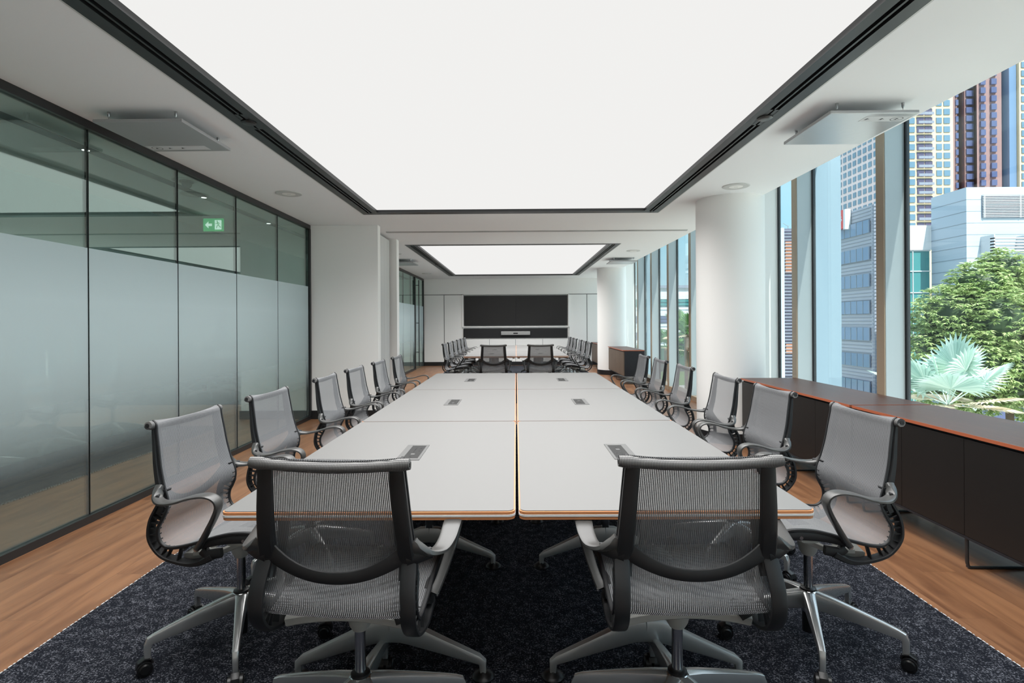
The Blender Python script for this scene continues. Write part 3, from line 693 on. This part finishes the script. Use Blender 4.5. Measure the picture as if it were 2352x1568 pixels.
# ================================================================ OUTSIDE
GZ = -8.5
def at(px, py, Y): return Vector(((px-1185)*Y/F, Y, H-(py-741)*Y/F))
def mf(name, col, rough=.6, spec=.4, **k): return pbr(name, col, rough, spec=spec, **k)
E = dict(grass=mf('lawn', (96,132,62), .9, var=.3, vscale=.6), pave=mf('pale_paving', (190,188,180), .8, var=.08), cream=mf('cream_render', (186,170,142), .8), creamside=mf('cream_render_pink_reflection', (196,180,180), .8),
    brown=mf('terracotta_cladding', (132,104,104), .8), blueglass=pbr('blue_tower_glass', (92,116,146), .25, spec=.8), skyglass=pbr('pale_blue_tower_glass', (84,112,132), .3, spec=.8), dark=mf('balcony_dark', (70,66,92), .6),
    metal=mf('silver_cladding', (146,150,162), .5), metalblue=mf('light_blue_cladding', (158,172,184), .5), louver=mf('louvre_grey', (116,122,136), .6), orange=mf('orange_panel', (196,122,84), .6),
    teal=pbr('teal_glass', (62,120,122), .2, spec=.8), red=mf('red_sign', (196,52,52), .6), conc=mf('white_concrete', (186,192,196), .7), joint=mf('cladding_joint', (120,128,136), .7), dglass=pbr('dark_blue_glass', (66,74,110), .3, spec=.8))
for k_, v_ in E.items(): M['x_'+k_] = v_
g1 = MB().box(XG+.4, 320, -60, 420, GZ-1, GZ).build('ground', 'x_pave'); tag(g1, 'pale paved ground outside', 'ground', kind='structure')
o = MB().box(8, 37, 86, 109, GZ, GZ+.05).build('lawn', 'x_grass'); tag(o, 'green lawn outside the far windows', 'lawn', kind='structure')

def windows(mbuild, rects, root, name='window', mat='x_blueglass', cap=100):
    """rects: list of functions adding one window box; beyond cap the rest are one part"""
    for q in rects[:cap]:
        m = MB(); m.box(*q); m.build(name, mat, root)
    if len(rects) > cap:
        m = MB()
        for q in rects[cap:]: m.box(*q)
        o = m.build(name, mat, root); o['kind'] = 'stuff'
# cream tower: front face at Y=200 and its left side
Y0 = 200; k0 = Y0/F
t1 = thing('tower', 'cream residential tower with a grid of windows and balconies behind the right window', 'tower', ((2110-1185)*k0, Y0, GZ))
ox, oy = t1.location.x, t1.location.y
def rel(x0, x1, y0, y1, z0, z1): return (x0-ox, x1-ox, y0-oy, y1-oy, z0-GZ, z1-GZ)
xa, xb = (2040-1185)*k0, (2186-1185)*k0
MB().box(*rel(xa, xb, Y0, 232, GZ, 110)).build('tower_wall', 'x_cream', t1)
MB().box(*rel(xa-.15, xa, Y0+.1, 232, GZ, 110)).build('tower_side_wall', 'x_creamside', t1)  # pink tint of the glass reflections is painted into this side
colsx = [(2056, 2066), (2082, 2098), (2147, 2159.5), (2164, 2178)]
wins = []; bal = MB(); pitch = 20.0*k0; nrow = 20
for rI in range(nrow):
    zt = H+(741-500)*k0+rI*pitch-1*pitch
    for a_, b_ in colsx: wins.append(rel((a_-1185)*k0, (b_-1185)*k0, Y0-.25, Y0-.02, zt-1.9, zt+.2))
n_front = len(wins)
for rI in range(15):
    zt = H+(741-500)*k0+(rI+1)*pitch
    for cI in range(9): 
        ya = 203+cI*3.2; wins.append(rel(xa-.4, xa-.16, ya, ya+1.9, zt-1.9, zt+.1))
windows(None, wins, t1, mat='x_skyglass')
for rI in range(nrow):
    zt = H+(741-500)*k0+rI*pitch-pitch
    b_ = MB().box(*rel((2103-1185)*k0, (2120-1185)*k0-.15, Y0-.2, Y0-.02, zt-2.0, zt+.3)).box(*rel((2120-1185)*k0+.15, (2138-1185)*k0, Y0-.2, Y0-.02, zt-2.0, zt+.3)).build('balcony', 'x_dark', t1)
    MB().box(*rel((2103-1185)*k0, (2138-1185)*k0, Y0-1.1, Y0-1.0, zt-2.1, zt-1.15)).build('balcony_rail', M['x_louver'], b_)
# brown tower
t2 = thing('tower', 'brown clad tower with stepped bays between the two cream towers', 'tower', ((2250-1185)*k0, 210, GZ)); ox, oy = t2.location.x, t2.location.y
k1 = 210/F
X_ = lambda px: (px-1185)*k1
m = MB()
pts = [(2186, 210), (2200, 216), (2212, 211), (2234, 214), (2240, 209), (2296, 208)]
poly = [((px-1185)*y/F-ox, y-oy) for px, y in pts]
poly2 = poly+[(poly[-1][0], 30), (poly[0][0], 30)]; n_ = len(poly2)
m.add([(x, y, 0) for x, y in poly2]+[(x, y, 115) for x, y in poly2], [tuple(range(n_)), tuple(range(n_, 2*n_))]+[(i, (i+1) % n_, n_+(i+1) % n_, n_+i) for i in range(n_)])
m.build('tower_wall', 'x_brown', t2)
wins = []
for rI in range(20):
    zt = H+(741-450)*k0+rI*pitch-3*pitch
    for px0, px1, y in ((2190, 2196, 212), (2214, 2230, 211.3), (2247, 2258, 208.6), (2271, 2283, 208.2)):
        wins.append((((px0-1185)*y/F-ox), (px1-1185)*y/F-ox, y-.5-oy, y-.1-oy+1.5, zt-GZ-1.9, zt-GZ+.2))
windows(None, wins, t2, mat='x_dglass')
MB().box(X_(2292)-ox, X_(2308)-ox, 206-oy, 230-oy, 0, 115).build('glass_strip', 'x_blueglass', t2)
t3 = thing('tower', 'cream tower at the right edge of the photo', 'tower', ((2350-1185)*k0, 205, GZ)); ox, oy = t3.location.x, t3.location.y
MB().box(X_(2309)-ox, X_(2420)-ox, 205-oy, 235-oy, 0, 115).build('tower_wall', 'x_cream', t3)
wins = []
for rI in range(20):
    zt = H+(741-420)*k0+rI*pitch-2*pitch
    for px0 in (2313, 2330, 2350, 2370): wins.append(((px0-1185)*k1-ox, (px0+13-1185)*k1-ox, 204.7-oy, 204.98-oy, zt-GZ-1.9, zt-GZ+.2))
windows(None, wins, t3, mat='x_skyglass')

# ribbon windowed office (facade faces -x)
b3 = thing('office_building', 'silver office block with ribbon windows and a red rooftop sign', 'building', (42, 68, GZ)); ox, oy = 42, 68
rel3 = lambda x0, x1, y0, y1, z0, z1: (x0-ox, x1-ox, y0-oy, y1-oy, z0-GZ, z1-GZ)
MB().box(*rel3(42, 44.6, 65, 78, GZ, 15.0)).build('building_wall', 'x_metal', b3)
lv = MB(); z = GZ+.1
while z < 15.0:
    lv.box(*rel3(41.94, 42.0, 65.6, 78, z, z+.06)); lv.box(*rel3(41.9, 44.6, 64.9, 65.0, z, z+.22)); lv.box(*rel3(41.9, 42.0, 65.0, 65.3, z, z+.22)); z += .42
lv.build('louvre_cladding', 'x_louver', b3)
for rI in range(-2, 5):
    zt = .52+3.2*rI
    rb = MB().box(*rel3(41.8, 41.9, 65.65, 78, zt-1.55, zt)).build('ribbon_window', 'x_blueglass', b3)
    mm = MB()
    for q in range(10): mm.box(*rel3(41.76, 41.8, 65.65+q*1.22, 65.71+q*1.22, zt-1.55, zt))
    mm.build('window_bar', 'x_joint', rb)
MB().box(*rel3(41.2, 41.7, 69.8, 72.6, 13.0, 15.3)).build('sign_board', 'x_red', b3)
MB().box(*rel3(41.2, 41.9, 69.4, 69.8, 12.8, 15.3)).build('sign_edge', 'x_conc', b3)
fc = bpy.data.curves.new('news_text', 'FONT'); fc.body = 'NEWS'; fc.size = .85; fc.extrude = .02; fc.align_x = 'CENTER'
fo = bpy.data.objects.new('sign_text_curve', fc); C.objects.link(fo)
dg = bpy.context.evaluated_depsgraph_get(); me = bpy.data.meshes.new_from_object(fo.evaluated_get(dg)); bpy.data.objects.remove(fo)
to = bpy.data.objects.new('sign_lettering', me); C.objects.link(to); me.materials.append(M['x_conc']); to.parent = b3
to.location = (41.17-ox, 71.2-oy, 13.9-GZ); to.rotation_euler = (PI/2, 0, -PI/2)

# white/blue clad building with louvres behind the tree
b5 = thing('office_building', 'pale blue clad building with louvres behind the big tree', 'building', (42, 52, GZ)); ox, oy = 42, 52
rel5 = lambda x0, x1, y0, y1, z0, z1: (x0-ox, x1-ox, y0-oy, y1-oy, z0-GZ, z1-GZ)
MB().box(*rel5(40.55, 60, 50, 54.2, 6.9, 13.27)).box(*rel5(40.55, 41.9, 50, 54.2, GZ, 6.9)).box(*rel5(41.9, 60, 51.2, 54.2, GZ, 6.9)).build('building_wall', 'x_metalblue', b5)
jt = MB()
for i in range(16): jt.box(*rel5(40.53, 40.55, 50, 54.2, -3.6+i*1.05, -3.57+i*1.05)); jt.box(*rel5(40.55, 60 if -3.6+i*1.05 > 7 else 41.9, 49.985, 50, -3.6+i*1.05, -3.57+i*1.05))
jt.build('panel_joint', 'x_joint', b5)
lv = MB(); lv2 = MB()
for i in range(14): lv.box(*rel5(41.9, 60, 49.8, 49.9, 10.55+i*.145, 10.6+i*.145))
for px in (42.0, 45.2, 48.4): lv.box(*rel5(px, px+.06, 49.78, 49.95, 10.5, 12.55))
lv.build('louvre_screen', 'x_conc', b5); MB().box(*rel5(41.9, 60, 49.93, 49.97, 10.5, 12.55)).build('louvre_backing', 'x_louver', b5)
for i in range(5): lv2.box(*rel5(41.8, 60, 48.6, 49.0, 7.35+i*.27, 7.45+i*.27))
for px in (41.8, 45.0, 48.2): lv2.box(*rel5(px, px+.1, 48.6, 50, 7.2, 8.8))
lv2.build('sun_shade', 'x_conc', b5); MB().box(*rel5(41.9, 60, 51.1, 51.2, GZ, 6.9)).build('dark_glazing', 'x_dglass', b5)
MB().box(*rel5(37.6, 40.55, 54.2, 56, 8.2, 10.6)).build('low_wing_wall', 'x_conc', b5)
gw = MB().box(*rel5(37.6, 40.5, 54.4, 56, GZ, 8.2)).build('low_wing_glazing', 'x_teal', b5)
gb = MB()
for z in (8.1, 6.1, 4.0, 1.9, -.2): gb.box(*rel5(37.6, 40.55, 54.3, 54.4, z, z+.09))
for x in (38.8, 37.62): gb.box(*rel5(x, x+.06, 54.3, 54.4, GZ, 8.2))
gb.build('glazing_bar', 'x_conc', gw)

# louvred building with orange panels
b4 = thing('office_building', 'grey louvred building with orange panels left of the ribbon office', 'building', (24, 47, GZ)); ox, oy = 24, 47
rel4 = lambda x0, x1, y0, y1, z0, z1: (x0-ox, x1-ox, y0-oy, y1-oy, z0-GZ, z1-GZ)
MB().box(*rel4(21.7, 26.0, 45.1, 56, GZ, 8.85)).build('building_wall', 'x_dark', b4)
MB().box(*rel4(21.4, 21.75, 44.9, 46, GZ, 8.9)).build('corner_fin', 'x_metalblue', b4)
lv = MB(); z = GZ
while z < 8.8: lv.box(*rel4(21.75, 26, 44.9, 44.98, z, z+.07)); z += .26
lv.build('louvre_cladding', 'x_louver', b4)
MB().box(*rel4(21.9, 26, 45.0, 45.08, 5.25, 7.8)).box(*rel4(21.9, 26, 45.0, 45.08, -1.3, -.5)).build('orange_panel', 'x_orange', b4)
an = MB().sweep([(22.6-ox, 46-oy, 8.85-GZ), (22.6-ox, 46-oy, 9.25-GZ)], .05, .05, n=6).sweep([(22.2-ox, 46-oy, 9.45-GZ), (22.6-ox, 46-oy, 9.2-GZ), (22.75-ox, 46-oy, 9.3-GZ)], .04, .04, side=(0,1,0), n=6).build('roof_antenna', 'x_joint', b4)

# white terraced building seen past the near column
b6 = thing('office_building', 'white terraced building with slatted shades beyond the lawn', 'building', (35, 125, GZ)); ox, oy = 35, 125
rel6 = lambda x0, x1, y0, y1, z0, z1: (1.25*x0-ox, 1.25*x1-ox, 1.25*y0-oy, 1.25*y1-oy, max(0, 1.25*(z0-H)+H-GZ), 1.25*(z1-H)+H-GZ)
MB().box(*rel6(17, 40, 100, 115, GZ, 7.4)).build('building_wall', 'x_conc', b6)
MB().box(*rel6(16.8, 40.2, 99.5, 115, 7.4, 7.9)).build('roof_edge', 'x_louver', b6)
for i, zt in enumerate((5.6, 2.6, -.4, -3.4)):
    wd = MB().box(*rel6(17, 40, 99.9, 100, zt-1.5, zt-.2)).build('window_band', 'x_dglass' if i else 'x_teal', b6)
    s = MB()
    for q in range(4): s.box(*rel6(17, 40, 98.2+q*.4, 98.35+q*.4, zt-.05+q*.12, zt+.03+q*.12))
    for q in range(7): s.box(*rel6(17+q*3.6, 17.1+q*3.6, 98.2, 100, zt-.1, zt))
    s.build('slatted_shade', 'x_conc', b6)
o = MB().box(12, 60, 110, 111, GZ, -3.6).build('hedge', pbr('hedge_green', (44, 62, 50), .9, var=.4, vscale=2)); tag(o, 'dark hedge beyond the lawn', 'hedge')
r = thing('traffic_barrier', 'small orange barrier on the lawn outside the far windows', 'barrier', (26.8, 97, GZ+.05))
MB().box(-.5,.5,-.15,.15,0,.9).build('barrier_body', 'x_orange', r, bevel=.05); MB().box(-.6,.6,-.25,.25,0,.12).build('barrier_foot', 'x_joint', r)

# vegetation
def m_leaf(name, c1, c2, trans=.3):
    a = NT(name); g = a.n('NewGeometry')
    c = a.mix(g.outputs['Random Per Island'], lin(c1), lin(c2))
    d_ = a.n('BsdfPrincipled', {'Base Color': c, 'Roughness': .5, 'Specular IOR Level': .4}); t = a.n('BsdfTranslucent', {0: c})
    return a.end(a.n('MixShader', {0: trans, 1: d_.outputs[0], 2: t.outputs[0]}).outputs[0])
M['leaf'] = m_leaf('tree_leaves', (112, 142, 84), (204, 216, 156)); M['leaf2'] = m_leaf('distant_leaves', (46, 88, 44), (104, 142, 76))
M['fan'] = m_leaf('silver_palm_leaves', (160, 188, 176), (208, 222, 210), .25); M['fan2'] = m_leaf('dry_palm_leaves', (182, 168, 140), (214, 204, 180), .25)
M['bark'] = mf('bark', (92, 78, 64), .9, var=.3, vscale=12)
def crown(blobs, n, size, rng, droop=.5):
    mb = MB(); vs_ = []; fs = []
    tot = sum(b[3]**2 for b in blobs)
    for (bx_, by_, bz_, br) in blobs:
        nb = int(n*br*br/tot)
        ncl = max(4, nb//14)
        for _ in range(ncl):
            d_ = Vector((rng.gauss(0,1), rng.gauss(0,1), rng.gauss(0,1))).normalized(); rr = br*(.80+.25*rng.random())
            c = Vector((bx_, by_, bz_)) + Vector((d_.x*rr, d_.y*rr, d_.z*rr*.92))
            for _ in range(14):
                a = rng.uniform(0, 2*PI); l = size*rng.uniform(.7, 1.3); ax = (Vector((math.cos(a), math.sin(a), -droop*rng.uniform(.2, 1.8)))+d_*.5).normalized()
                sd_ = ax.cross(Vector((rng.gauss(0,.3), rng.gauss(0,.3), 1))).normalized()*l*.16
                s = c+ax*size*.15; o_ = len(vs_)
                vs_ += [s, s+ax*l*.4+sd_, s+ax*l, s+ax*l*.4-sd_]; fs.append((o_, o_+1, o_+2, o_+3))
    return mb.add(vs_, fs)
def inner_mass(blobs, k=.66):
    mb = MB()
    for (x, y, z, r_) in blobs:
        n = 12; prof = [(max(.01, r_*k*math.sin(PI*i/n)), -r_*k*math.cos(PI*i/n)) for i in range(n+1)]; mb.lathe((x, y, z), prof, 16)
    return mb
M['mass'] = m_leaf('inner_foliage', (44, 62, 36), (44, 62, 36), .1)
def tree(loc, blobs, n, size, mat, label, trunk=True, tr_r=.22, name='tree', group=None):
    r = thing(name, label, 'tree', loc, group=group); rng = random.Random(int(loc[0]*10+loc[1]))
    crown(blobs, n, size, rng).build('foliage', mat, r)
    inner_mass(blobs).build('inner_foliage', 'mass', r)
    zc = sum(b[2] for b in blobs)/len(blobs)
    MB().sweep(cr_spline([(0,0,-.1),(.1,.05,zc*.4),(0,.1,zc)], 4), [tr_r*2]*4+[tr_r*1.4]*5, [tr_r*2]*4+[tr_r*1.4]*5, n=10, sq=1).build('trunk', 'bark', r, smooth=True)
    return r
# big tree: blobs read from the outline of its crown
TY = 25; kk = TY/F; tc0 = Vector(((2310-1185)*kk, TY, GZ))
def blob(px, py, rad_px, dy=0):
    y = TY+dy; return ((px-1185)*y/F-tc0.x, dy, H-(py-741)*y/F-GZ, rad_px*y/F)
bl = [blob(2292, 628, 52), blob(2240, 665, 62, -.4), blob(2335, 680, 70, .3), blob(2175, 725, 72, -.6), blob(2270, 745, 90, -1), blob(2345, 790, 85, -.3), blob(2150, 800, 70, -.3), blob(2225, 830, 80, -1.2), blob(2310, 860, 85, -.8), blob(2160, 880, 65, .2), blob(2380, 900, 80), blob(2410, 720, 80, .8), blob(2440, 820, 90, .6), blob(2240, 900, 60, 0)]
tree(tc0, bl, 105000, .20, 'leaf', 'large leafy green tree filling the right hand window')
for (px, py, Y, rs, lab) in ((1782, 640, 60, (26, 22), 'dark green tree at the left edge of the window beside the near column'), (1783, 790, 58, (34, 30), 'lower dark green tree beside the near column window'),
        (1583, 760, 48, (18, 16), 'green tree seen past the near column in the second room'), (1478, 800, 70, (14, 14), 'slim green tree seen in the slim far windows')):
    base = Vector(((px-1185)*Y/F, Y, GZ)); z = H-(py-741)*Y/F-GZ
    tree(base, [(0,0,z,rs[0]*Y/F), (.4,.2,z-rs[0]*Y/F*1.1,rs[1]*Y/F), (-.5,0,z-rs[0]*Y/F*2,rs[1]*Y/F)], 5000, .4, 'leaf2', lab, tr_r=.15)
def fan_palm(loc, h, R_, nleaf, label, seed, dry=3, mat='fan'):
    r = thing('fan_palm', label, 'palm', loc); rng = random.Random(seed)
    MB().sweep([(0,0,-.05),(0,0,h*.5),(0,0,h)], [.3,.26,.3], [.3,.26,.3], n=12, sq=1).build('trunk', 'bark', r, smooth=True)
    for i in range(nleaf):
        az = 2*PI*(i*.382)+rng.uniform(-.2,.2); el = math.radians(78-92*(i+.5)/nleaf + rng.uniform(-6, 6))
        d_ = Vector((math.cos(az)*math.cos(el), math.sin(az)*math.cos(el), math.sin(el))); stem = R_*rng.uniform(.5, .75)
        c = Vector((0,0,h))+d_*stem; sd_ = d_.cross(Vector((0,0,1))).normalized(); up = sd_.cross(d_)
        m = MB(); m.sweep([Vector((0,0,h)), c], .03, .02, n=6)
        nb = 26; L_ = R_*rng.uniform(.55, .75)
        for q in range(nb):
            a = math.radians(-125+250*q/(nb-1)); dr = (d_*math.cos(a)+sd_*math.sin(a)+up*.12).normalized(); ll = L_*(1-.25*abs(a)/2.2)
            w_ = ll*.085; nrm = dr.cross(up).normalized(); tip = c+dr*ll-Vector((0,0,ll*.12)); mid = c+dr*ll*.6
            m.add([c, mid+nrm*w_*.8+up*w_*.1, mid-up*w_*.35, mid-nrm*w_*.8+up*w_*.1, tip], [(0,1,2),(0,2,3),(1,4,2),(2,4,3)])
        m.build('palm_leaf', 'fan2' if i >= nleaf-dry else mat, r)
    return r
p = at(2170, 935, 15.5); fan_palm((p.x, p.y, GZ), p.z-GZ, 1.55, 15, 'silver fan palm in front of the big tree', 5, dry=5)
p = at(1575, 770, 40); fan_palm((p.x, p.y, GZ), p.z-GZ, 1.7, 14, 'fan palm seen past the near column', 9, dry=2, mat='leaf2')
p = at(1528, 800, 46); fan_palm((p.x, p.y, GZ), p.z-GZ, 1.6, 14, 'smaller fan palm on the lawn beyond the far windows', 11, dry=2, mat='leaf2')
